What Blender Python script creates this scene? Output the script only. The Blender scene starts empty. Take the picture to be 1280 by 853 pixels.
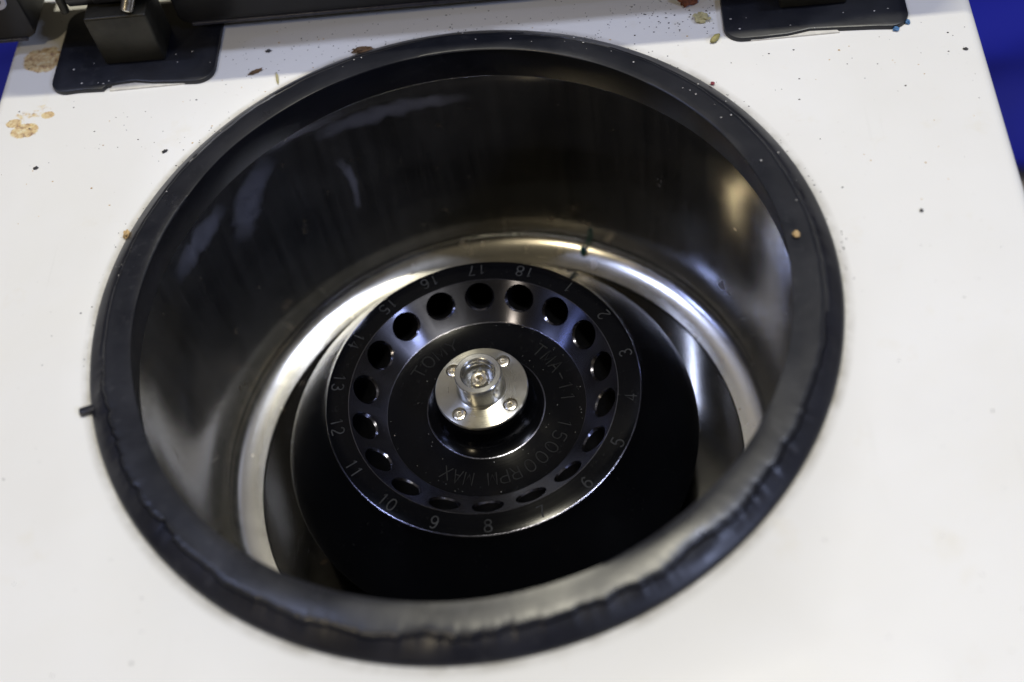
import bpy, bmesh, math, random
from mathutils import Vector, Matrix, noise

# ---------------------------------------------------------------- scene, camera, light
S = 0.13                      # one model unit (the seal's outer radius) in metres
scene = bpy.context.scene
col = scene.collection
rad = math.radians

cam_d = bpy.data.cameras.new('camera')
cam = bpy.data.objects.new('camera', cam_d)
col.objects.link(cam)
cam.location = (0.44668 * S, -1.90213 * S, 2.69248 * S)
cam.rotation_euler = (rad(32.9557), rad(6.4701), rad(-0.0839))
cam_d.sensor_width = 36.0
cam_d.lens = 36.0 * 1559.93 / 1280.0
cam_d.clip_start = 0.01
cam_d.clip_end = 60.0
cam_d.dof.use_dof = True
cam_d.dof.focus_distance = 3.70 * S
cam_d.dof.aperture_fstop = 4.8
scene.camera = cam

world = bpy.data.worlds.new('World')
scene.world = world
world.use_nodes = True
bg = world.node_tree.nodes['Background']
bg.inputs['Color'].default_value = (1.0, 0.87, 0.62, 1)
bg.inputs['Strength'].default_value = 0.06

def lamp(name, loc, size, energy, color, aim=False):
    d = bpy.data.lights.new(name, 'AREA')
    d.shape = 'RECTANGLE'
    d.size, d.size_y = size
    d.energy = energy
    d.color = color
    o = bpy.data.objects.new(name, d)
    o.location = loc
    if aim:
        o.rotation_euler = (-Vector(loc)).to_track_quat('-Z', 'Y').to_euler()
    col.objects.link(o)
    return o

lamp('ceiling_lamp_warm', (0.30, 0.43, 4.0), (0.4, 0.03), 87, (1.0, 0.95, 0.77))
lamp('ceiling_lamp_cool', (1.50, 0.21, 4.0), (0.45, 0.05), 50, (0.74, 0.80, 1.0))
lamp('ceiling_lamp_blue', (-2.2, 0.21, 4.0), (0.6, 0.05), 34, (0.55, 0.64, 1.0))
lamp('hall_lamp', (-2.0, -2.6, 4.0), (0.3, 0.3), 42, (1.0, 0.84, 0.56), True)
lamp('side_lamp_right', (3.2, -2.0, 2.45), (0.55, 0.28), 48, (0.56, 0.65, 1.0), True)
lamp('side_lamp_left', (-3.3, -0.2, 3.0), (0.3, 0.3), 9, (0.38, 0.48, 1.0), True)

scene.view_settings.view_transform = 'Standard'
scene.view_settings.look = 'None'
scene.view_settings.gamma = 1.0
scene.view_settings.exposure = 0.0
scene.view_settings.use_curve_mapping = False
scene.cycles.max_bounces = 12
scene.cycles.glossy_bounces = 8
scene.cycles.caustics_reflective = True
scene.cycles.use_denoising = True
scene.cycles.sample_clamp_indirect = 6.0

# ---------------------------------------------------------------- materials
def material(name):
    m = bpy.data.materials.new(name)
    m.use_nodes = True
    nt = m.node_tree
    return m, nt, nt.nodes['Principled BSDF']

class NB:
    """small node builder"""
    def __init__(self, nt):
        self.nt = nt
        self.co = nt.nodes.new('ShaderNodeTexCoord')
    def n(self, t, **kw):
        x = self.nt.nodes.new(t)
        for k, v in kw.items():
            setattr(x, k, v)
        return x
    def l(self, a, b):
        self.nt.links.new(a, b)
    def mapping(self, scale=(1, 1, 1), loc=(0, 0, 0), src=None):
        m = self.n('ShaderNodeMapping')
        m.inputs['Scale'].default_value = scale
        m.inputs['Location'].default_value = loc
        self.l(src or self.co.outputs['Object'], m.inputs['Vector'])
        return m.outputs['Vector']
    def noise(self, scale, detail=4, rough=.55, vec=None, dist=0):
        t = self.n('ShaderNodeTexNoise')
        t.inputs['Scale'].default_value = scale
        t.inputs['Detail'].default_value = detail
        t.inputs['Roughness'].default_value = rough
        t.inputs['Distortion'].default_value = dist
        self.l(vec or self.co.outputs['Object'], t.inputs['Vector'])
        return t.outputs['Fac']
    def ramp(self, fac, stops):
        r = self.n('ShaderNodeValToRGB')
        el = r.color_ramp.elements
        while len(el) < len(stops):
            el.new(0.5)
        for e, (p, c) in zip(el, stops):
            e.position = p
            e.color = c if len(c) == 4 else (*c, 1)
        self.l(fac, r.inputs['Fac'])
        return r.outputs['Color']
    def rng(self, fac, a, b, c, d):
        r = self.n('ShaderNodeMapRange')
        self.l(fac, r.inputs['Value'])
        for k, v in zip(('From Min', 'From Max', 'To Min', 'To Max'), (a, b, c, d)):
            r.inputs[k].default_value = v
        return r.outputs['Result']
    def math(self, op, a, b=None, clamp=False):
        m = self.n('ShaderNodeMath', operation=op)
        m.use_clamp = clamp
        for i, v in enumerate((a, b)):
            if v is None:
                continue
            if isinstance(v, (int, float)):
                m.inputs[i].default_value = v
            else:
                self.l(v, m.inputs[i])
        return m.outputs[0]
    def mix(self, fac, a, b):
        m = self.n('ShaderNodeMix', data_type='RGBA')
        self.l(fac, m.inputs[0]) if not isinstance(fac, (int, float)) else setattr(m.inputs[0], 'default_value', fac)
        for i, v in ((6, a), (7, b)):
            if isinstance(v, tuple):
                m.inputs[i].default_value = v if len(v) == 4 else (*v, 1)
            else:
                self.l(v, m.inputs[i])
        return m.outputs[2]
    def bump(self, h, strength, dist, bsdf):
        b = self.n('ShaderNodeBump')
        b.inputs['Strength'].default_value = strength
        b.inputs['Distance'].default_value = dist
        self.l(h, b.inputs['Height'])
        self.l(b.outputs['Normal'], bsdf.inputs['Normal'])
    def blob(self, x, y, rx, ry, z=None):
        """1 inside an ellipse about (x, y) (model units), soft outside"""
        mp = self.mapping((1 / (rx * S), 1 / (ry * S), 0), (-x / rx, -y / ry, 0))
        v = self.n('ShaderNodeVectorMath', operation='LENGTH')
        self.l(mp, v.inputs[0])
        return self.rng(v.outputs['Value'], 0.2, 1.0, 1, 0)

def mat_white_paint():
    m, nt, b = material('white_enamel')
    k = NB(nt)
    base = k.ramp(k.noise(9, 5), [(0.3, (.74, .735, .71)), (0.7, (.79, .79, .78))])
    # faint ochre scuffs
    sc = k.rng(k.noise(38, 6, .65), .60, .75, 0, .35)
    base = k.mix(sc, base, (.68, .63, .50))
    fine = k.rng(k.noise(420, 3, .6), .68, .76, 0, .22)
    base = k.mix(fine, base, (.42, .40, .36))
    # rust at the back left corner: two patches with a ragged edge
    n1 = k.noise(75, 7, .72)
    n2 = k.noise(420, 4, .7)
    for (x, y, rx, ry), lo in (((-1.372, 1.045, .10, .085), 1.00), ((-1.368, .742, .075, .05), 1.06), ((-1.305, .80, .04, .03), 1.08), ((-1.41, .775, .04, .03), 1.05), ((-1.34, .80, .28, .22), 1.62)):
        f = k.math('ADD', k.blob(x, y, rx, ry), k.math('MULTIPLY', n1, 1.25))
        mask = k.math('MULTIPLY', k.rng(f, lo, lo + .10, 0, 1), k.rng(n2, .30, .62, 1.0, .7))
        rust = k.ramp(n2, [(.36, (.22, .10, .03)), (.47, (.56, .33, .07)), (.56, (.68, .50, .14)), (.68, (.74, .66, .40))])
        base = k.mix(mask, base, rust)
    # wipe marks, yellowing and hairline scratches
    yel = k.rng(k.noise(5.5, 4, .6, None, .8), .50, .74, 0, .35)
    base = k.mix(yel, base, (.72, .70, .61))
    for sc_, lo_, hi_ in (((240, 9, 1), .66, .74), ((12, 300, 1), .68, .76)):
        ln = k.math('MULTIPLY', k.rng(k.noise(1, 2, .5, k.mapping(sc_)), lo_, hi_, 0, .22), k.rng(k.noise(14, 2), .5, .62, 0, 1))
        base = k.mix(ln, base, (.52, .51, .48))
    # grime and painted contact shadow hugging the rubber seal
    mp = k.mapping((1, 1, 0))
    v = k.n('ShaderNodeVectorMath', operation='LENGTH')
    k.l(mp, v.inputs[0])
    near = k.rng(v.outputs['Value'], 1.0 * S, 1.030 * S, 1, 0)
    gm = k.math('MULTIPLY', near, k.rng(k.noise(60, 5, .7), .32, .62, .15, .85))
    base = k.mix(gm, base, (.30, .28, .23))
    k.l(base, b.inputs['Base Color'])
    k.l(k.rng(k.noise(22, 4), .3, .7, .32, .5), b.inputs['Roughness'])
    b.inputs['Specular IOR Level'].default_value = .35
    k.bump(k.noise(900, 2), .04, .0004, b)
    return m

def mat_rubber(name='black_rubber', c0=(.004, .0045, .008), c1=(.013, .014, .022), r0=.30, r1=.46, dust=.5):
    m, nt, b = material(name)
    k = NB(nt)
    base = k.ramp(k.noise(35, 6, .6), [(.3, c0), (.72, c1)])
    d = k.math('MULTIPLY', k.rng(k.noise(260, 5, .75), .56, .74, 0, 1), k.rng(k.noise(16, 3), .42, .65, 0, dust))
    base = k.mix(d, base, (.12, .12, .125))
    k.l(base, b.inputs['Base Color'])
    k.l(k.rng(k.noise(48, 5, .6), .3, .7, r0, r1), b.inputs['Roughness'])
    b.inputs['Specular IOR Level'].default_value = .5
    k.bump(k.noise(220, 5, .65), .10, .0004, b)
    return m

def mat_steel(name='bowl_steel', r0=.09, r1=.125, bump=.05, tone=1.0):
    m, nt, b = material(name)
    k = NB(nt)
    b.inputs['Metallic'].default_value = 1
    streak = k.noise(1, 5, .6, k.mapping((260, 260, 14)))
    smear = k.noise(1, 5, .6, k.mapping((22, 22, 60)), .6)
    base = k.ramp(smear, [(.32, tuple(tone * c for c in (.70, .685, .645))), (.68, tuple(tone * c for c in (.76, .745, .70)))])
    spots = k.rng(k.noise(85, 5, .7), .63, .72, 0, .75)
    base = k.mix(spots, base, (.22, .15, .08))
    k.l(base, b.inputs['Base Color'])
    r = k.math('ADD', k.rng(smear, .3, .75, r0, r1), k.rng(streak, .35, .7, 0, .02))
    r = k.math('ADD', r, k.math('MULTIPLY', spots, .35))
    k.l(r, b.inputs['Roughness'])
    haze = k.math('MULTIPLY', k.rng(k.noise(1, 6, .6, k.mapping((14, 14, 16)), .4), .3, .75, .03, .075), k.rng(streak, .3, .7, .5, 1))
    k.l(k.math('SUBTRACT', 1.0, haze), b.inputs['Metallic'])
    k.bump(k.math('ADD', k.noise(7, 3), k.math('MULTIPLY', streak, .04)), bump, .004, b)
    return m

def mat_film_sheen():
    """dried detergent run, and bluish reflections painted as film, on the bowl wall"""
    m, nt, b = material('film_and_sheen')
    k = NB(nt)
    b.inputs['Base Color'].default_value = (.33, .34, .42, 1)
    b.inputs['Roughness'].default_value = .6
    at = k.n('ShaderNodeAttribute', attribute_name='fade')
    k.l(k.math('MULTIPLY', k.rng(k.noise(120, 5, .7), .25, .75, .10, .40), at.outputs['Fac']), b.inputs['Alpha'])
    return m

def mat_turned(name, base, r0, r1, aniso, metallic, spec=.5, ring=.05, coat=0):
    """lathe-turned finish: fine rings, highlights drawn out across the rings"""
    m, nt, b = material(name)
    k = NB(nt)
    b.inputs['Metallic'].default_value = metallic
    b.inputs['Specular IOR Level'].default_value = spec
    mp = k.mapping((1, 1, 0))
    v = k.n('ShaderNodeVectorMath', operation='LENGTH')
    k.l(mp, v.inputs[0])
    rr = k.n('ShaderNodeTexNoise', noise_dimensions='1D')
    k.l(k.math('MULTIPLY', v.outputs['Value'], 2600), rr.inputs['W'])
    rr.inputs['Scale'].default_value = 1
    rr.inputs['Detail'].default_value = 3
    rings = rr.outputs['Fac']
    smear = k.noise(45, 5, .65)
    c0 = tuple(c * .72 for c in base)
    c = k.mix(k.rng(smear, .3, .7, 0, 1), c0, base)
    dust = k.math('MULTIPLY', k.rng(k.noise(600, 4, .75), .62, .74, 0, 1), k.rng(k.noise(30, 3), .45, .65, 0, .12))
    c = k.mix(dust, c, (.2, .2, .19))
    k.l(c, b.inputs['Base Color'])
    k.l(k.math('ADD', k.rng(smear, .3, .7, r0, r1), k.rng(rings, .3, .7, 0, ring)), b.inputs['Roughness'])
    b.inputs['Anisotropic'].default_value = aniso
    b.inputs['Anisotropic Rotation'].default_value = .25
    t = k.n('ShaderNodeTangent', direction_type='RADIAL', axis='Z')
    k.l(t.outputs['Tangent'], b.inputs['Tangent'])
    k.bump(rings, .05, .0002, b)
    return m

def mat_plain(name, c, rough=.5, metallic=0, var=.25, scale=120, spec=.5):
    m, nt, b = material(name)
    k = NB(nt)
    b.inputs['Metallic'].default_value = metallic
    b.inputs['Specular IOR Level'].default_value = spec
    lo = tuple(v * (1 - var) for v in c)
    hi = tuple(min(1, v * (1 + var)) for v in c)
    k.l(k.ramp(k.noise(scale, 5, .65), [(.3, lo), (.7, hi)]), b.inputs['Base Color'])
    k.l(k.rng(k.noise(scale * .7, 4), .3, .7, rough * .8, min(1, rough * 1.2)), b.inputs['Roughness'])
    k.bump(k.noise(scale * 4, 4), .15, .0003, b)
    return m

def mat_tarp():
    m, nt, b = material('blue_sheet')
    k = NB(nt)
    k.l(k.ramp(k.noise(2.2, 4), [(.38, (.005, .006, .07)), (.6, (.011, .016, .30))]), b.inputs['Base Color'])
    b.inputs['Roughness'].default_value = .75
    b.inputs['Specular IOR Level'].default_value = .2
    return m

M = dict(
    white=mat_white_paint(),
    rubber=mat_rubber(),
    pad=mat_rubber('black_pad', (.004, .005, .008), (.011, .012, .019), .3, .5, .25),
    flap=mat_rubber('worn_flap', (.006, .007, .011), (.021, .022, .028), .25, .40, .45),
    steel=mat_steel(),
    film_sheen=mat_film_sheen(),
    ledge=mat_steel('ledge_steel', .17, .26, .04),
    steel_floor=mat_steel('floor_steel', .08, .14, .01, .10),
    rotor=mat_turned('black_anodised', (.002, .0022, .0032), .14, .19, .7, 0.0, .12, .03),
    cone=mat_turned('black_anodised_bright', (.14, .145, .19), .22, .25, 1.0, 1.0, .5, .02),
    bore=mat_plain('bore_black', (.0025, .0025, .003), .6, 0, .3, 300, .08),
    lip=mat_plain('bore_lip', (.11, .11, .135), .18, 1.0, .2, 300),
    flange=mat_turned('turned_steel', (.64, .62, .55), .24, .32, .88, 1.0, .5, .05),
    boss=mat_turned('polished_steel', (.64, .64, .63), .20, .28, .5, 1.0, .5, .05),
    screw=mat_plain('screw_steel', (.62, .58, .50), .25, 1.0, .2, 900),
    dark=mat_plain('socket_dark', (.03, .027, .022), .5, .5, .3, 900),
    etch=mat_plain('etched_mark', (.017, .018, .021), .6, 0, .8, 260, .2),
    etch_dim=mat_plain('etched_mark_dim', (.006, .0063, .007), .6, 0, .6, 500, .2),
    lid=mat_plain('lid_plastic', (.007, .007, .008), .45, 0, .25, 60),
    edge_glint=mat_plain('lid_edge_glint', (.035, .036, .05), .3, 0, .4, 200),
    liner=mat_plain('lid_liner', (.82, .80, .74), .4, 0, .05, 20),
    hinge=mat_plain('hinge_metal', (.026, .024, .017), .45, .4, .4, 90),
    hinge_dark=mat_plain('hinge_black', (.012, .012, .014), .4, 0, .3, 120),
    bright=mat_plain('bright_metal', (.6, .57, .5), .3, 1.0, .2, 300),
    washer=mat_plain('white_washer', (.55, .55, .62), .5, 0, .1, 300),
    tarp=mat_tarp(),
    floor=mat_plain('concrete', (.26, .22, .17), .8, 0, .25, 8),
    cabinet=mat_plain('cabinet_paint', (.62, .62, .60), .45, 0, .05, 20),
    rust=mat_plain('rust_crumb', (.16, .05, .022), .8, 0, .6, 500),
    straw=mat_plain('straw_crumb', (.42, .38, .20), .8, 0, .35, 500),
    olive=mat_plain('olive_crumb', (.30, .27, .10), .7, 0, .35, 500),
    brown=mat_plain('brown_crumb', (.13, .075, .035), .8, 0, .6, 500),
    ash=mat_plain('dark_crumb', (.05, .048, .05), .8, 0, .5, 500),
    tan=mat_plain('tan_crumb', (.55, .38, .18), .8, 0, .3, 500),
    blue=mat_plain('blue_paint_flake', (.06, .17, .36), .6, 0, .4, 500),
    red=mat_plain('red_crumb', (.24, .03, .045), .6, 0, .3, 500),
    teal=mat_plain('teal_plastic', (.008, .10, .11), .4, 0, .3, 300),
    dust=mat_plain('pale_dust', (.55, .54, .52), .9, 0, .2, 500),
    glue=mat_plain('old_glue', (.70, .68, .62), .5, 0, .15, 300),
)

# ---------------------------------------------------------------- helpers
def link_mesh(name, verts, faces, mat, parent=None, sharp=35, smooth=True, loc=None, scale=S):
    me = bpy.data.meshes.new(name)
    me.from_pydata([(x * scale, y * scale, z * scale) for x, y, z in verts], [], faces)
    me.validate()
    bm = bmesh.new(); bm.from_mesh(me)
    bmesh.ops.recalc_face_normals(bm, faces=bm.faces)
    bm.to_mesh(me); bm.free()
    return link(name, me, mat, parent, sharp, smooth, loc)

def link(name, me, mat, parent=None, sharp=35, smooth=True, loc=None):
    if smooth:
        me.polygons.foreach_set('use_smooth', [True] * len(me.polygons))
        me.set_sharp_from_angle(angle=rad(sharp))
    if mat is not None:
        me.materials.clear(); me.materials.append(M[mat])
    o = bpy.data.objects.new(name, me)
    col.objects.link(o)
    if parent:
        o.parent = parent
    if loc:
        o.location = [c * S for c in loc]
    return o

def empty(name, loc=(0, 0, 0)):
    o = bpy.data.objects.new(name, None)
    o.empty_display_size = .02
    o.location = [c * S for c in loc]
    col.objects.link(o)
    return o

def tag(o, label, cat=None, group=None, kind=None):
    if label: o['label'] = label
    if cat: o['category'] = cat
    if group: o['group'] = group
    if kind: o['kind'] = kind
    return o

def revolve(profile, n=180, closed=False, warp=None):
    """profile [(r, z)] turned about Z; closed joins last to first; r = 0 makes a pole"""
    verts, faces, rows = [], [], []
    for j, (r, z) in enumerate(profile):
        if r == 0:
            rows.append([len(verts)] * n); verts.append((0, 0, z)); continue
        row = []
        for i in range(n):
            a = 2 * math.pi * i / n
            rr, zz = warp(a, r, z, j) if warp else (r, z)
            row.append(len(verts)); verts.append((rr * math.cos(a), rr * math.sin(a), zz))
        rows.append(row)
    pairs = list(zip(rows, rows[1:])) + ([(rows[-1], rows[0])] if closed else [])
    for A, B in pairs:
        for i in range(n):
            q = [A[i], A[(i + 1) % n], B[(i + 1) % n], B[i]]
            q = list(dict.fromkeys(q))
            if len(q) > 2: faces.append(q)
    return verts, faces

def prism(outline, z0, z1, bevel=.006):
    """flat plate from an outline, its upper edge rounded"""
    n = len(outline)
    cx = sum(p[0] for p in outline) / n; cy = sum(p[1] for p in outline) / n
    def inset(d):
        out = []
        for i in range(n):
            p0, p1, p2 = (Vector(outline[i - 1]), Vector(outline[i]), Vector(outline[(i + 1) % n]))
            t = ((p1 - p0).normalized() + (p2 - p1).normalized())
            t = t.normalized() if t.length > 1e-9 else (p2 - p1).normalized()
            nn = Vector((-t.y, t.x))
            out.append((p1.x + nn.x * d, p1.y + nn.y * d))
        return out
    area = sum(outline[i - 1][0] * outline[i][1] - outline[i][0] * outline[i - 1][1] for i in range(n))
    sg = 1 if area > 0 else -1
    rings = [(outline, z0), (outline, z1 - bevel), (inset(sg * bevel * .3), z1 - bevel * .3), (inset(sg * bevel), z1)]
    verts, faces = [], []
    for ring, z in rings:
        verts += [(x, y, z) for x, y in ring]
    for k in range(len(rings) - 1):
        for i in range(n):
            j = (i + 1) % n
            faces.append([k * n + i, k * n + j, (k + 1) * n + j, (k + 1) * n + i])
    faces.append(list(range(3 * n, 4 * n)))
    faces.append(list(range(n - 1, -1, -1)))
    return verts, faces

def round_rect(x0, y0, x1, y1, r, seg=8):
    pts = []
    for cx, cy, a0 in ((x1 - r, y0 + r, -90), (x1 - r, y1 - r, 0), (x0 + r, y1 - r, 90), (x0 + r, y0 + r, 180)):
        for i in range(seg + 1):
            a = rad(a0 + 90 * i / seg)
            pts.append((cx + r * math.cos(a), cy + r * math.sin(a)))
    return pts

def box(x0, y0, z0, x1, y1, z1, b=.008):
    """bevelled box as verts, faces"""
    bm = bmesh.new()
    bmesh.ops.create_cube(bm, size=1)
    for v in bm.verts:
        v.co = Vector(((x0 + x1) / 2 + v.co.x * (x1 - x0), (y0 + y1) / 2 + v.co.y * (y1 - y0), (z0 + z1) / 2 + v.co.z * (z1 - z0)))
    if b:
        bmesh.ops.bevel(bm, geom=bm.edges[:], offset=b, segments=3, affect='EDGES', profile=.5)
    v = [tuple(x.co) for x in bm.verts]
    bm.verts.index_update()
    f = [[x.index for x in fc.verts] for fc in bm.faces]
    bm.free()
    return v, f

def cylinder(p0, p1, r, n=24):
    p0, p1 = Vector(p0), Vector(p1)
    q = (p1 - p0).to_track_quat('Z', 'Y')
    L = (p1 - p0).length
    e = min(r * .2, L * .1)
    v, f = revolve([(0, 0), (r - e, 0), (r, e), (r, L - e), (r - e, L), (0, L)], n)
    return [tuple(p0 + q @ Vector(x)) for x in v], f

# ---------------------------------------------------------------- setting: floor and blue sheet
HEIGHT = 7.0
gv, gf = [], []
for i, (x, y) in enumerate([(-40, -20), (40, -20), (40, 40), (-40, 40)]):
    gv.append((x, y, -HEIGHT - .05))
tag(link_mesh('floor', gv, [[0, 1, 2, 3]], 'floor', smooth=False), 'tan concrete floor showing past the blue sheet', None, None, 'structure')

nx, ny = 110, 80
tv, tf = [], []
for j in range(ny + 1):
    for i in range(nx + 1):
        x = -16 + 32 * i / nx; y = 6.0 + 18 * j / ny
        if j == 0:
            y += .5 * noise.noise(Vector((x * .35, 3, 1)))
        z = -HEIGHT + .03 + .8 * abs(noise.noise(Vector((x * .25 + 5, y * .8, 0)))) + .10 * noise.noise(Vector((x * 1.3, y * 1.6, 4)))
        z = max(z, -HEIGHT - .02)
        tv.append((x, y, z))
for j in range(ny):
    for i in range(nx):
        a = j * (nx + 1) + i
        tf.append([a, a + 1, a + nx + 2, a + nx + 1])
tag(link_mesh('blue_sheet', tv, tf, 'tarp', sharp=180), 'rumpled blue plastic sheet lying on the floor behind', None, None, 'structure')

# ---------------------------------------------------------------- the centrifuge
centrifuge = tag(empty('centrifuge', (0, 0, -HEIGHT - .04)), 'white laboratory centrifuge with open lid and round steel chamber', 'centrifuge')
CZ = HEIGHT + .04
def part(name, vf, mat, parent=None, **kw):
    """a part of the centrifuge; geometry given in model units about the seal's centre"""
    p = parent or centrifuge
    o = link_mesh(name, vf[0], vf[1], mat, p, **kw)
    if p is centrifuge:
        o.location.z += CZ * S
    return o

# top cover: rectangle with a round opening and softly rounded edges
X0, X1, Y0, Y1 = -1.497, 1.52, -1.8, 1.75
def rect_point(a, off):
    c, s = math.cos(a), math.sin(a)
    x0, x1, y0, y1 = X0 - off, X1 + off, Y0 - off, Y1 + off
    t = min((x1 / c) if c > 1e-9 else (x0 / c) if c < -1e-9 else 9, (y1 / s) if s > 1e-9 else (y0 / s) if s < -1e-9 else 9)
    return c * t, s * t
angs = sorted(set([2 * math.pi * i / 240 for i in range(240)] + [math.atan2(y, x) % (2 * math.pi) for x in (X0, X1) for y in (Y0, Y1)]))
na = len(angs)
loops = [('c', .948, -.04), ('c', .948, -.004), ('c', .952, 0)]
loops += [('m', f, 0) for f in (.25, .5, .75)]
loops += [('r', -.035, 0), ('r', -.022, -.003), ('r', -.011, -.010), ('r', -.003, -.021), ('r', 0, -.035), ('r', 0, -.50)]
cv, cf = [], []
for kind, v, z in loops:
    for a in angs:
        if kind == 'c':
            cv.append((v * math.cos(a), v * math.sin(a), z))
        elif kind == 'r':
            cv.append((*rect_point(a, v), z))
        else:
            x, y = rect_point(a, -.035)
            cv.append((.952 * math.cos(a) * (1 - v) + x * v, .952 * math.sin(a) * (1 - v) + y * v, z))
for k in range(len(loops) - 1):
    for i in range(na):
        j = (i + 1) % na
        cf.append([k * na + i, k * na + j, (k + 1) * na + j, (k + 1) * na + i])
part('top_cover', (cv, cf), 'white', sharp=50)
part('cabinet', box(X0 + .02, Y0 + .02, -HEIGHT - .04, X1 - .02, Y1 - .02, -1.3, .02), 'cabinet')
def skirt(x0, y0, x1, y1, z0, z1):
    v = [(x, y, z) for z in (z0, z1) for x, y in ((x0, y0), (x1, y0), (x1, y1), (x0, y1))]
    return v, [[0, 1, 5, 4], [1, 2, 6, 5], [2, 3, 7, 6], [3, 0, 4, 7]]
part('side_panel', skirt(X0 + .02, Y0 + .02, X1 - .02, Y1 - .02, -1.3, -.45), 'cabinet', smooth=False)

# rubber seal: the worn inner flap meets the outer band along a ragged line
seal = [(1.0, 0), (.9995, .006), (.997, .012), (.990, .0175), (.978, .0265), (.965, .0355), (.9535, .0425), (.9495, .0370), (.9470, .0455), (.9435, .0495),
        (.935, .0510), (.915, .0535), (.892, .0550), (.874, .0555), (.8695, .0545), (.8685, .0515), (.872, .0485), (.895, .044), (.897, .020), (.8954, -.0780), (.8961, -.0792), (.8964, -.0772), (.948, -.0772), (.955, .0)]
def seal_warp(a, r, z, j):
    d = math.degrees(a) % 360
    front = max(0, min(1, min(d - 185, 352 - d) / 18))
    ca, sa = math.cos(a), math.sin(a)
    w = .014 * noise.noise(Vector((ca * 9, sa * 9, 2))) + .007 * noise.noise(Vector((ca * 30, sa * 30, 7))) + .005 * noise.noise(Vector((ca * 75, sa * 75, 9)))
    k = {6: 1, 7: 1, 8: 1, 9: .8, 10: .4, 5: .5}.get(j, 0)
    r2 = r + w * k * (.25 + .75 * front)
    if j == 7:
        z = z - .003 * front * (.5 + noise.noise(Vector((ca * 6, sa * 6, 31)))) + .004 * (1 - front)
    if j < 17 and z > .02:
        z += .004 * noise.noise(Vector((ca * 3, sa * 3, j * .3)))
    if 11 <= j <= 16:
        r2 += .004 * noise.noise(Vector((ca * 2.5, sa * 2.5, 5)))
    return r2, z
gasket = part('seal', revolve(seal, 1080, True, seal_warp), 'rubber', sharp=55)
gasket.data.materials.append(M['flap'])
for pl in gasket.data.polygons:
    if 8 * 1080 <= min(pl.vertices) < 17 * 1080:
        pl.material_index = 1
tab = part('seal_tab', box(-1.030, -.008, .0, -.985, .014, .018, .005), 'rubber', parent=gasket)
tab.rotation_euler.z = rad(16.5)

# steel bowl
fil = [(.8970, -.840), (.8965, -.853), (.8945, -.865), (.8910, -.8755), (.8850, -.8850), (.8770, -.8933), (.868, -.8998), (.858, -.9055), (.847, -.9105), (.834, -.9151), (.820, -.9189), (.806, -.9217), (.796, -.9232), (.793, -.9237)]
rim = [(.945, -.0778), (.902, -.0778), (.8980, -.0781), (.8968, -.0795), (.8965, -.083), (.8965, -.2), (.897, -.4), (.897, -.6), (.897, -.80)]
prof = rim + fil[1:]
outer = [(prof[-1][0], prof[-1][1] - .012)] + [(r + .012, z - .012) for r, z in reversed(fil)] + [(.91, -.11), (.945, -.09)]
bowl = part('bowl', revolve(prof + outer, 240, True), 'steel', sharp=60)
bowl.data.materials.append(M['ledge'])
for pl in bowl.data.polygons:
    if pl.center.z < -.878 * S:
        pl.material_index = 1
rf, zf = prof[-1]
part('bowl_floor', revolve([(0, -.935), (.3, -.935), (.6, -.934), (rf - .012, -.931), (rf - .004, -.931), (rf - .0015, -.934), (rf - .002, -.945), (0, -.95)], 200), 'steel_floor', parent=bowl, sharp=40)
part('motor_shaft', revolve([(.06, -.93), (.06, -.80), (0, -.80)], 48), 'bright', parent=bowl)
def wall_ribbon(name, spine, r=.8955):
    """ribbon on the wall for the dried run and painted reflections: spine of (angle deg, z, half width), fading to its edges"""
    v, f, fade = [], [], []
    n = len(spine)
    for i, (a, z, w) in enumerate(spine):
        a0, z0, _ = spine[max(i - 1, 0)]; a1, z1, _ = spine[min(i + 1, n - 1)]
        d = Vector((rad(a1 - a0) * .895, z1 - z0)).normalized()
        for k, fd in ((-1, 0), (-.5, .8), (0, 1), (.5, .8), (1, 0)):
            t = rad(a) - d.y * w * k / .895
            v.append((r * math.cos(t), r * math.sin(t), z + d.x * w * k))
            fade.append(fd * min(1, 4 * min(i, n - 1 - i) / (n - 1)))
    for i in range(n - 1):
        for k in range(4):
            q = 5 * i + k
            f.append([q, q + 1, q + 6, q + 5])
    o = part(name, (v, f), 'film_sheen', parent=bowl)
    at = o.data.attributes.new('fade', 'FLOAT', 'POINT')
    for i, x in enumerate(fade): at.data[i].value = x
    return o
def lerp_spine(pts, n, jitter, seed):
    out = []
    for i in range(n + 1):
        t = i / n * (len(pts) - 1); k = min(int(t), len(pts) - 2); u = t - k
        a, z, w = (p + (q - p) * u for p, q in zip(pts[k], pts[k + 1]))
        out.append((a, z + jitter * noise.noise(Vector((i * .35, seed, 0))), w * (1 + .5 * noise.noise(Vector((i * .5, seed, 4))))))
    return out
wall_ribbon('dried_run', lerp_spine([(120.6, -.275, .016), (119.2, -.33, .020), (118.6, -.40, .016), (118.8, -.46, .013), (119.2, -.51, .013), (119.3, -.54, .016)], 20, 0, 1))
wall_ribbon('wall_sheen', lerp_spine([(146, -.135, .03), (154, -.15, .055), (165, -.155, .04)], 24, .01, 2))  # bluish wall reflections painted as translucent ribbons, here and below
wall_ribbon('wall_sheen', lerp_spine([(90, -.17, .02), (106, -.16, .04), (124, -.14, .03)], 24, .01, 3))
wall_ribbon('wall_sheen', lerp_spine([(133, -.10, .04), (141, -.19, .07), (146, -.33, .05)], 24, .01, 4))
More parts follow.
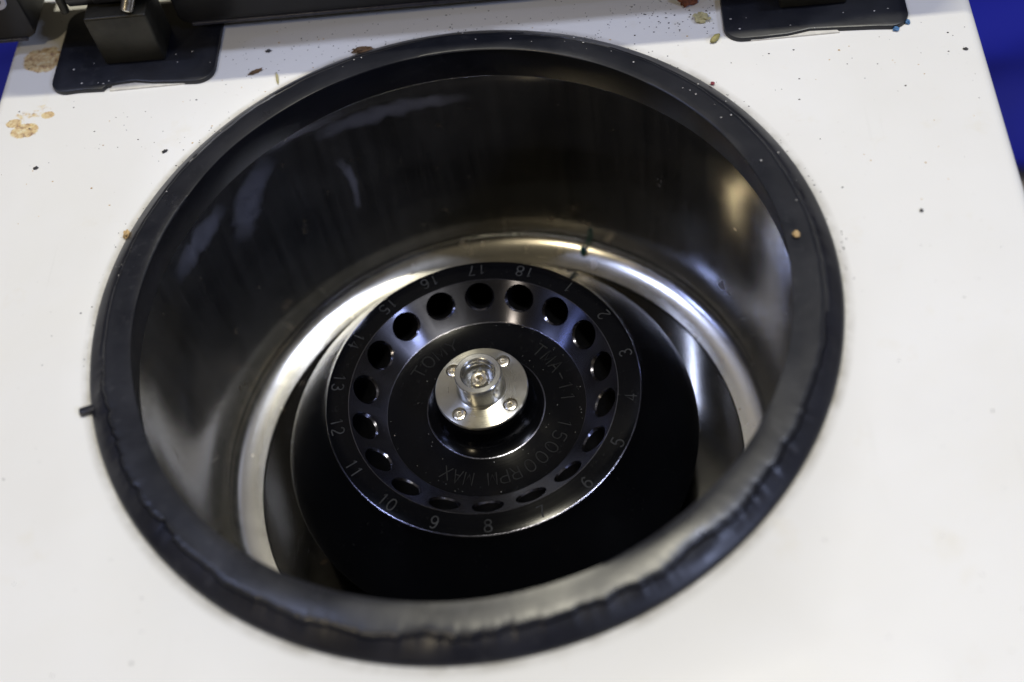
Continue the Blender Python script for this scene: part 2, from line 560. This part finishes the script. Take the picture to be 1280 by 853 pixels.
# hinge pads: thick black tape pads with a ragged front edge, hinge blocks standing on them
def pad_outline(x0, y0, x1, y1, bites):
    pts = round_rect(x0, y0, x1, y1, .055)
    out = []
    n = len(pts)
    for i in range(n):
        p, q = pts[i], pts[(i + 1) % n]
        out.append(p)
        if abs(p[1] - y0) < 1e-6 and abs(q[1] - y0) < 1e-6:     # front edge
            for t, d in bites:
                out.append((p[0] + (q[0] - p[0]) * t, y0 + d))
    return out
padL = part('hinge_pad', prism(pad_outline(-1.315, .880, -.785, 1.25, [(.10, .003), (.285, .0), (.31, .014), (.40, .020), (.52, .024), (.66, .012), (.8, .006)]), 0.001, .016, .006), 'pad', sharp=40)
padR = part('hinge_pad', prism(pad_outline(.785, .864, 1.325, 1.25, [(.12, .000), (.30, .003), (.45, .016), (.62, .012), (.85, .006)]), 0.001, .016, .006), 'pad', sharp=40)
for pad_o, (gx0, gx1, gy) in ((padL, (-1.12, -.86, .885)), (padR, (.86, 1.12, .869))):
    part('glue_strip', prism([(gx0, gy - .006), (gx1, gy - .002), (gx1 - .02, gy + .03), (gx0 + .01, gy + .03)], .0006, .006, .002), 'glue', parent=pad_o)
for pad_o, bx0, bx1, by in ((padL, -1.146, -.949, .981), (padR, .955, 1.155, .972)):
    blk = part('hinge_block', box(bx0, by, .016, bx1, by + .14, .205, .008), 'hinge', parent=pad_o)
    part('hinge_knuckle', cylinder((bx0 - .06, by + .10, .235), (bx1 + .05, by + .10, .235), .045), 'hinge_dark', parent=pad_o)
    part('hinge_arm', box(bx0 + .03, by + .05, .215, bx1 - .02, by + .13, .95, .01), 'hinge_dark', parent=pad_o)
    part('hinge_bolt', cylinder((bx1 - .055, by + .01, .215), (bx1 - .035, by + .048, .258), .020, 16), 'bright', parent=pad_o)
    part('hinge_spring_rod', cylinder((bx0 - .07, by + .06, .19), (bx0 - .07, by + .10, .9), .013, 16), 'hinge', parent=pad_o)

# raised lid: an upright slab with two notches round the hinges
LY, LZ0, LZ1 = 1.087, .058, 2.25
nL, nR = (-1.372, -.905), (.905, 1.372)
lo = []
def arc(cx, cz, r, a0, a1, n=6):
    return [(cx + r * math.cos(rad(a0 + (a1 - a0) * i / n)), cz + r * math.sin(rad(a0 + (a1 - a0) * i / n))) for i in range(n + 1)]
lo += arc(-1.53, LZ0 + .03, .03, 180, 270)
for a, b in (nL, nR):
    lo += arc(a - .035, LZ0 + .035, .035, 270, 360)
    lo += [(a, .80)] + [(b, .80)]
    lo += [(b, LZ0 + .115)] + arc(b + .04, LZ0 + .04, .04, 180, 270)
lo += arc(1.53, LZ0 + .03, .03, 270, 360)
lo += arc(1.49, LZ1 - .07, .07, 0, 90) + arc(-1.49, LZ1 - .07, .07, 90, 180)
lv, lf = prism(lo, 0, .24, .012)
lid = part('lid', ([(x, LY + .24 - z, y) for x, y, z in lv], lf), 'lid', sharp=40)
lv, lf = prism(round_rect(-1.30, .34, 1.30, 2.16, .25), 0, .05, .015)
part('lid_liner', ([(x, LY + .02 - z, y) for x, y, z in lv], lf), 'liner', parent=lid, sharp=40)
for x0, x1 in ((-1.53, nL[0] - .035), (nL[1] + .04, nR[0] - .04), (nR[1] + .035, 1.53)):
    part('lid_edge_highlight', box(x0, LY - .004, LZ0 - .006, x1, LY + .03, LZ0 + .006, .003), 'edge_glint', parent=lid)  # lighter strip paints in the highlight along the lid's lower edge
v, f = revolve([(.022, 0), (.034, 0), (.037, .004), (.034, .008), (.022, .008), (.019, .004)], 40, True)
part('lid_washer', ([(x - 1.47 + .028, LY - z + .001, y + .222) for x, y, z in v], f), 'washer', parent=lid)

# ---------------------------------------------------------------- the rotor
RZ = -.80                                            # its seat on the shaft
rotor = tag(empty('rotor', (0, 0, RZ)), 'black eighteen hole angle rotor seated in the steel chamber', 'rotor')
def rpart(name, vf, mat, parent=None, **kw):
    p = parent or rotor
    o = link_mesh(name, vf[0], vf[1], mat, p, **kw)
    if p is rotor:
        o.location.z -= RZ * S
    return o

CA = math.atan2(-.4753 + .5728, .4045 - .3067)      # slope of the hole cone
body_prof = [(0, -.50), (.128, -.50), (.134, -.507), (.136, -.53), (.144, -.552), (.158, -.567), (.178, -.5735), (.182, -.5745),
             (.25, -.5735), (.3045, -.5725), (.3067, -.5715), (.4035, -.4765), (.4055, -.4765), (.44, -.4768), (.470, -.4772), (.4735, -.4785), (.4755, -.4835),
             (.50, -.516), (.56, -.596), (.62, -.676), (.640, -.705), (.6435, -.712), (.642, -.722), (.60, -.76), (.45, -.79), (.06, -.80), (0, -.80)]
bv, bf = revolve(body_prof, 360)
body_tmp = link_mesh('rotor_solid', bv, bf, None, None)
# 18 tilted bores with a small countersink, cut for real
nrm_r, nrm_z = -math.sin(CA), math.cos(CA)           # outward normal of the cone: inwards and up
HR = .366
HZ = -.5728 + (HR - .3067) * math.tan(CA)
HOLE0 = 92.6
hole_ang = {}
kv, kf = [], []
for k in range(18):
    num = (17 + k - 1) % 18 + 1
    th = HOLE0 - 20 * k
    hole_ang[num] = th
    a = rad(th)
    nvec = Vector((nrm_r * math.cos(a), nrm_r * math.sin(a), nrm_z))
    c = Vector((HR * math.cos(a), HR * math.sin(a), HZ))
    q = nvec.to_track_quat('Z', 'Y')
    v, f = revolve([(0, -.19), (.030, -.185), (.0405, -.16), (.0405, -.004), (.0455, .0008), (.05, .005), (.05, .06), (0, .06)], 48)
    base = len(kv)
    kv += [tuple(c + q @ Vector(x)) for x in v]
    kf += [[i + base for i in fc] for fc in f]
cut_tmp = link_mesh('bore_cutter', kv, kf, None, None)
bo = body_tmp.modifiers.new('bores', 'BOOLEAN')
bo.operation = 'DIFFERENCE'; bo.solver = 'EXACT'; bo.object = cut_tmp
dg = bpy.context.evaluated_depsgraph_get()
body_me = bpy.data.meshes.new_from_object(body_tmp.evaluated_get(dg))
for o in (body_tmp, cut_tmp):
    me = o.data; bpy.data.objects.remove(o); bpy.data.meshes.remove(me)
body_me.name = 'body'
body_me.materials.clear()
body_me.materials.append(M['rotor']); body_me.materials.append(M['cone']); body_me.materials.append(M['bore']); body_me.materials.append(M['lip'])
for pl in body_me.polygons:                          # the bright machined band is the cone the bores open in
    cx, cy, cz = pl.center
    r = math.hypot(cx, cy) / S
    n = pl.normal
    inward = -(n.x * cx + n.y * cy) / max(1e-9, r * S)
    if any(a < r < b and abs(cz / S - z) < .012 for a, b, z in ((.3047, .3066, -.572), (.4036, .4054, -.4765), (.4701, .4754, -.48), (.1785, .1818, -.574))):
        pl.material_index = 3
        continue
    d_cone = cz / S - (-.5728 + (r - .3067) * math.tan(CA))
    if .306 < r < .4045 and n.z > .4 and inward > .45 and abs(d_cone) < .002:
        pl.material_index = 1
    elif .27 < r < .64 and cz / S < -.47 and cz / S > -.74:
        th = math.degrees(math.atan2(cy, cx))
        ka = rad(HOLE0 - 20 * round((HOLE0 - th) / 20))
        axis = Vector((nrm_r * math.cos(ka), nrm_r * math.sin(ka), nrm_z))
        rel = Vector((cx / S, cy / S, cz / S)) - Vector((HR * math.cos(ka), HR * math.sin(ka), HZ))
        h = rel.dot(axis)
        dist = (rel - axis * h).length
        if dist < .0408 and h < -.003: pl.material_index = 2
        elif dist < .0475 and -.006 < h < .002 and abs(n.dot(axis)) < .95: pl.material_index = 3
body = link('body', body_me, None, rotor, sharp=30)
body.location.z -= RZ * S

# stroke lettering, cut as fine grooves filled pale
G = {
 '0': [[(.5, 1), (.2, .9), (.05, .65), (.05, .35), (.2, .1), (.5, 0), (.8, .1), (.95, .35), (.95, .65), (.8, .9), (.5, 1)]],
 '1': [[(.2, .8), (.5, 1), (.5, 0)]],
 '2': [[(.08, .78), (.2, .94), (.5, 1), (.8, .93), (.92, .74), (.82, .52), (.05, 0), (.95, 0)]],
 '3': [[(.08, .85), (.25, .97), (.5, 1), (.8, .92), (.9, .75), (.78, .58), (.45, .53)], [(.45, .53), (.82, .46), (.95, .26), (.82, .07), (.5, 0), (.2, .05), (.05, .18)]],
 '4': [[(.7, 0), (.7, 1), (.03, .3), (.97, .3)]],
 '5': [[(.9, 1), (.2, 1), (.12, .56), (.45, .63), (.8, .54), (.95, .32), (.82, .08), (.48, 0), (.2, .04), (.05, .16)]],
 '6': [[(.85, .9), (.55, 1), (.25, .88), (.07, .55), (.07, .3), (.22, .07), (.5, 0), (.8, .07), (.94, .3), (.8, .52), (.5, .6), (.2, .5), (.07, .32)]],
 '7': [[(.05, 1), (.95, 1), (.55, .45), (.4, 0)]],
 '8': [[(.5, .54), (.18, .64), (.1, .8), (.22, .95), (.5, 1), (.78, .95), (.9, .8), (.82, .64), (.5, .54), (.15, .43), (.05, .24), (.18, .05), (.5, 0), (.82, .05), (.95, .24), (.85, .43), (.5, .54)]],
 '9': [[(.15, .1), (.45, 0), (.75, .12), (.93, .45), (.93, .7), (.78, .93), (.5, 1), (.2, .93), (.06, .7), (.2, .48), (.5, .4), (.8, .5), (.93, .68)]],
 'T': [[(0, 1), (1, 1)], [(.5, 1), (.5, 0)]],
 'M': [[(0, 0), (.06, 1), (.5, .15), (.94, 1), (1, 0)]],
 'Y': [[(0, 1), (.5, .48), (1, 1)], [(.5, .48), (.5, 0)]],
 'A': [[(0, 0), (.5, 1), (1, 0)], [(.2, .38), (.8, .38)]],
 '-': [[(.1, .45), (.9, .45)]],
 'R': [[(.05, 0), (.05, 1), (.65, 1), (.92, .88), (.92, .62), (.65, .5), (.05, .5)], [(.55, .5), (.98, 0)]],
 'P': [[(.05, 0), (.05, 1), (.65, 1), (.94, .87), (.94, .6), (.65, .47), (.05, .47)]],
 'X': [[(0, 0), (1, 1)], [(0, 1), (1, 0)]],
}
G['O'] = G['0']
def surf_z(r):
    for (r0, z0), (r1, z1) in zip(body_prof[7:], body_prof[8:17]):
        if r0 <= r <= r1 and r1 > r0:
            return z0 + (z1 - z0) * (r - r0) / (r1 - r0)
    return -.5735
def glyph_mesh(placed, hw):
    """placed: list of polylines of (r, angle) pairs -> raised hairline ribbon lying on the turned face"""
    v, f = [], []
    for line in placed:
        P = [Vector((r * math.cos(t), r * math.sin(t), 0)) for r, t in line]
        base = len(v)
        for i, p in enumerate(P):
            d = (P[min(i + 1, len(P) - 1)] - P[max(i - 1, 0)])
            d = d.normalized() if d.length > 1e-9 else Vector((1, 0, 0))
            n = Vector((-d.y, d.x, 0))
            for s, h in ((-1, -.0004), (-.55, .0011), (.55, .0011), (1, -.0004)):
                q = p + n * hw * s
                v.append((q.x, q.y, surf_z(math.hypot(q.x, q.y)) + h))
        for i in range(len(P) - 1):
            for j in range(3):
                a = base + i * 4 + j
                f.append([a, a + 1, a + 5, a + 4])
    return v, f
def smooth_line(pts):
    if len(pts) < 5: return pts
    out = [pts[0]]
    for i in range(len(pts) - 1):
        p0, p1, p2, p3 = pts[max(i - 1, 0)], pts[i], pts[i + 1], pts[min(i + 2, len(pts) - 1)]
        for t in (.33, .67, 1):
            out.append(tuple(.5 * (2 * b + (c - a) * t + (2 * a - 5 * b + 4 * c - d) * t * t + (3 * b - a - 3 * c + d) * t ** 3) for a, b, c, d in zip(p0, p1, p2, p3)))
    return out
def text_on_ring(text, r_mid, ang, h, w, gap, top_out, spin=None):
    n = len(text)
    total = n * w + (n - 1) * gap
    lines = []
    for i, ch in enumerate(text):
        if ch == ' ': continue
        x0 = -total / 2 + i * (w + gap)
        for pl in G[ch]:
            line = []
            for gx, gy in (smooth_line(pl) if ch in '0235689O' else pl):
                x = x0 + gx * w; y = (gy - .5) * h
                if top_out: line.append((r_mid + y, rad(ang) - x / r_mid))
                else: line.append((r_mid - y, rad(ang) + x / r_mid))
            lines.append(line)
    return lines
for num in range(1, 19):
    rpart('numeral', glyph_mesh(text_on_ring(str(num), .443, hole_ang[num] + .3, .036, .022, .009, False), .0026), 'etch')
for word, ang, w, g in (('TOMY', 132, .034, .012), ('TMA-11', 26, .030, .010), ('15000', -38, .028, .0155), ('RPM MAX', -93.3, .027, .0085)):
    rpart('lettering', glyph_mesh(text_on_ring(word, .250, ang, .042, w, g, True), .0024), 'etch_dim')

# steel flange, boss, centre bolt and four screws
fl_prof = [(0, -.482), (.132, -.482), (.1375, -.478), (.1394, -.474), (.1394, -.466), (.1375, -.4628), (.135, -.4622), (.078, -.4622), (.073, -.4605), (.0705, -.456),
           (.0705, -.388), (.0692, -.3835), (.067, -.3815), (.0525, -.3815), (.0505, -.3830), (.0495, -.386), (.0480, -.397), (.0445, -.400), (.0435, -.402), (.0435, -.440), (0, -.440)]
hub_tmp = link_mesh('hub_solid', *revolve(fl_prof, 120), None)
cutv, cutf = [], []
screw_ang = [143.5, 53.5, -36.5, -126.5]
for th in screw_ang:
    a = rad(th)
    v, f = revolve([(0, -.475), (.0195, -.475), (.0215, -.4635), (.0225, -.46), (.0225, -.45), (0, -.45)], 40)
    b0 = len(cutv)
    cutv += [(x + .108 * math.cos(a), y + .108 * math.sin(a), z) for x, y, z in v]
    cutf += [[i + b0 for i in fc] for fc in f]
cut_tmp = link_mesh('hub_cutter', cutv, cutf, None)
bo = hub_tmp.modifiers.new('seats', 'BOOLEAN'); bo.operation = 'DIFFERENCE'; bo.solver = 'EXACT'; bo.object = cut_tmp
dg = bpy.context.evaluated_depsgraph_get()
hub_me = bpy.data.meshes.new_from_object(hub_tmp.evaluated_get(dg))
for o in (hub_tmp, cut_tmp):
    me = o.data; bpy.data.objects.remove(o); bpy.data.meshes.remove(me)
hub_me.name = 'flange'
hub_me.materials.clear(); hub_me.materials.append(M['flange']); hub_me.materials.append(M['boss'])
for pl in hub_me.polygons:
    pl.material_index = 1 if math.hypot(pl.center.x, pl.center.y) < .0712 * S else 0
flange = link('flange', hub_me, None, rotor, sharp=28)
flange.location.z -= RZ * S
flange['label'] = 'bright turned steel flange with a hollow centre boss'
for th in screw_ang:
    a = rad(th)
    hx = []
    ph = rad(random.Random(int(th)).uniform(0, 60))
    n = 36
    prof_s = [(.0192, -.474), (.0192, -.4675), (.0180, -.4645), (.015, -.4635), (.0105, -.463), (.0095, -.4638)]
    v, f = revolve(prof_s, n)
    # hexagonal socket
    base = len(v)
    def hexr(t): 
        t = (t - ph) % (math.pi / 3) - math.pi / 6
        return .0085 * math.cos(math.pi / 6) / math.cos(t)
    for z in (-.464, -.472):
        for i in range(n):
            t = 2 * math.pi * i / n
            v.append((hexr(t) * math.cos(t), hexr(t) * math.sin(t), z))
    last = (len(prof_s) - 1) * n
    for i in range(n):
        j = (i + 1) % n
        f.append([last + i, last + j, base + j, base + i])
        f.append([base + i, base + j, base + n + j, base + n + i])
    f.append([base + n + i for i in range(n)])
    v = [(x + .108 * math.cos(a), y + .108 * math.sin(a), z) for x, y, z in v]
    rpart('screw', (v, f), 'screw', parent=flange, sharp=30)
# centre bolt: knurled cap head with a hexagonal socket
n = 96
v, f = [], []
rows = [(.027, -.441, 1), (.027, -.417, 1), (.0255, -.4125, .5), (.0225, -.4105, 0), (.0145, -.4105, 0)]
for r, z, kn in rows:
    for i in range(n):
        t = 2 * math.pi * i / n
        rr = r * (1 + .05 * kn * math.cos(16 * t))
        v.append((rr * math.cos(t), rr * math.sin(t), z))
for z in (-.4115, -.432):
    for i in range(n):
        t = 2 * math.pi * i / n
        tt = t % (math.pi / 3) - math.pi / 6
        rr = .0135 * math.cos(math.pi / 6) / math.cos(tt)
        v.append((rr * math.cos(t), rr * math.sin(t), z))
for k in range(len(rows) + 1):
    for i in range(n):
        j = (i + 1) % n
        f.append([k * n + i, k * n + j, (k + 1) * n + j, (k + 1) * n + i])
f.append([(len(rows) + 1) * n + i for i in range(n)])
rpart('centre_bolt', (v, f), 'screw', parent=flange, sharp=30)

# ---------------------------------------------------------------- debris
def crumb(name, label, mat, pos, size, turn=0, seed=0, jag=.45, cat='debris'):
    bm = bmesh.new()
    bmesh.ops.create_icosphere(bm, subdivisions=3, radius=1)
    for vt in bm.verts:
        d = 1 + jag * noise.noise(vt.co * 1.6 + Vector((seed * 3.1, seed, 0))) + .7 * jag * noise.noise(vt.co * 5 + Vector((seed, 0, 0)))
        vt.co = Vector((vt.co.x * size[0], vt.co.y * size[1], max(-.55, vt.co.z) * size[2])) * d
    zmin = min(v.co.z for v in bm.verts)
    v = [(x.co.x, x.co.y, x.co.z - zmin) for x in bm.verts]
    bm.verts.index_update()
    f = [[x.index for x in fc.verts] for fc in bm.faces]
    bm.free()
    o = link_mesh(name, v, f, mat, None, sharp=50, loc=pos)
    o.rotation_euler.z = rad(turn)
    return tag(o, label, cat)
P0 = .0004
crumb('rust_crumb', 'red brown rust crumb at the back beside the right hinge pad', 'rust', (.690, 1.052, P0), (.030, .020, .016), 15, 1)
crumb('straw_crumb', 'pale straw coloured crumb left of the right hinge pad', 'straw', (.724, .976, P0), (.021, .015, .008), -20, 2, .8)
crumb('seed_husk', 'olive yellow husk near the front left corner of the right hinge pad', 'olive', (.756, .882, P0), (.020, .010, .009), 50, 3, .25)
crumb('brown_flake', 'long brown flake touching the back of the rubber seal', 'brown', (-.322, .962, P0), (.032, .011, .008), 8, 4, .6)
crumb('grey_sliver', 'thin grey brown sliver right of the left hinge pad', 'brown', (-.655, .909, P0), (.022, .006, .005), 25, 5, .5)
crumb('dark_chip', 'small black chip on the shaded cover behind the seal', 'ash', (-.624, .996, P0), (.008, .005, .004), 10, 6, .6)
crumb('dark_flake', 'black flake on the white cover below the left hinge pad', 'ash', (-.901, .608, P0), (.008, .004, .004), 40, 7, .7)
crumb('grey_flake', 'grey flake near the left edge of the white cover', 'ash', (-1.298, .582, P0), (.007, .005, .003), 30, 8, .6)
crumb('black_speck', 'black speck between the right hinge pad and the right edge', 'ash', (1.461, .759, P0), (.007, .004, .003), 0, 9, .5)
crumb('dark_speck', 'dark round speck on the cover right of the seal', 'ash', (1.236, .184, P0), (.005, .005, .003), 0, 10, .4)
crumb('blue_flake', 'blue paint flake at the front right corner of the right hinge pad', 'blue', (1.280, .860, P0), (.009, .008, .006), 0, 11, .6)
crumb('blue_chip', 'smaller blue paint chip at the right side of the right hinge pad', 'blue', (1.318, .884, P0), (.007, .007, .006), 0, 12, .6)
crumb('red_speck', 'red speck on the outer edge of the seal at back right', 'red', (.733, .702, P0), (.006, .005, .005), 20, 13, .5)
crumb('tan_crumb', 'tan crumb against the outer left edge of the seal', 'tan', (-.962, .294, P0), (.010, .014, .010), 0, 14, .5)
crumb('beige_crumb', 'beige crumb sitting on the rubber seal at the right', 'tan', (.893, .090, .058), (.009, .009, .006), 0, 15, .4)
crumb('twig', 'thin pale twig on the cover by the seal', 'straw', (-.583, .873, P0), (.004, .022, .004), 12, 16, .4)
crumb('teal_scrap', 'dark teal plastic scrap behind the rotor at the chamber floor', 'teal', (.30, .80, -.925), (.009, .009, .04), 0, 17, .3)

rng = random.Random(11)
def scatter(name, label, mat, spots, kind='stuff', cat='grit'):
    v, f = [], []
    for x, y, z, s in spots:
        b0 = len(v)
        a = rng.uniform(0, 6.28); el = rng.uniform(.45, 1)
        for i in range(5):
            t = a + i * 1.2566 + rng.uniform(-.3, .3)
            dx, dy = math.cos(t) * s, math.sin(t) * s * el
            v.append((x + dx, y + dy, z))
        v.append((x, y, z + s * .55))
        for i in range(5):
            f.append([b0 + i, b0 + (i + 1) % 5, b0 + 5])
        f.append([b0 + i for i in (4, 3, 2, 1, 0)])
    return tag(link_mesh(name, v, f, mat, smooth=False), label, cat, None, kind)
dark, pale, ochre = [], [], []
def on_cover(x, y):
    return X0 + .03 < x < X1 - .03 and math.hypot(x, y) > 1.004 and not (-1.33 < x < -.77 and y > .86) and not (.77 < x < 1.34 and y > .85)
while len(dark) < 210:
    x, y = rng.uniform(-1.46, 1.48), rng.uniform(-1.4, 1.3)
    if rng.random() < .62: y = rng.uniform(.55, 1.25)
    if on_cover(x, y): dark.append((x, y, P0, rng.choice((.0012, .0016, .0016, .0022, .0022, .0036))))
while len(dark) < 290:
    x, y = rng.gauss(.66, .09), rng.gauss(1.0, .05)
    if on_cover(x, y): dark.append((x, y, P0, rng.uniform(.0012, .0035)))
while len(dark) < 400:
    a = rng.uniform(rad(-5), rad(190)); r = 1.004 + abs(rng.gauss(0, .02))
    if on_cover(r * math.cos(a), r * math.sin(a)): dark.append((r * math.cos(a), r * math.sin(a), P0, rng.uniform(.001, .003)))
while len(ochre) < 60:
    x, y = rng.uniform(-1.46, 1.48), rng.uniform(.2, 1.25)
    if on_cover(x, y): ochre.append((x, y, P0, rng.uniform(.0014, .004)))
while len(dark) < 560:
    x, y = rng.uniform(-.75, .76), rng.gauss(1.0, .06)
    if on_cover(x, y): dark.append((x, y, P0, rng.uniform(.0009, .0028)))
scatter('dark_grit', 'fine dark grit scattered over the white cover', 'ash', dark)
scatter('ochre_grit', 'ochre rust grit scattered over the back of the cover', 'tan', ochre)
for i in range(46):
    a = rng.uniform(rad(10), rad(175)); r = rng.uniform(.90, .985)
    zz = .058 if r < .935 else .041
    pale.append((r * math.cos(a), r * math.sin(a), zz, rng.uniform(.0010, .0034)))
for i in range(130):
    a = rng.uniform(0, 6.28); r = rng.choice((rng.uniform(.19, .22), rng.uniform(.28, .30), rng.uniform(.48, .63), rng.uniform(.48, .63)))
    z = surf_z(r) if r < .475 else -.4965 - (r - .4765) * 1.277
    pale.append((r * math.cos(a), r * math.sin(a), z + .0005, rng.uniform(.0006, .0014)))
for i in range(26):
    x, y = rng.choice(((rng.uniform(-1.3, -.8), rng.uniform(.9, 1.02)), (rng.uniform(.8, 1.3), rng.uniform(.88, 1.02))))
    pale.append((x, y, .0162, rng.uniform(.0015, .004)))
scatter('pale_dust', 'pale dust specks on the seal rotor and hinge pads', 'dust', pale, cat='dust')

flecks = []
for i in range(46):
    a = rng.uniform(rad(-20), rad(215)); t = rng.random()
    r = .80 + .07 * t
    flecks.append((r * math.cos(a), r * math.sin(a), -.9235 + .022 * t * t + .001, rng.uniform(.0015, .006)))
scatter('chamber_grit', 'tan and brown grit lying on the sloped steel ledge of the chamber', 'brown', flecks)
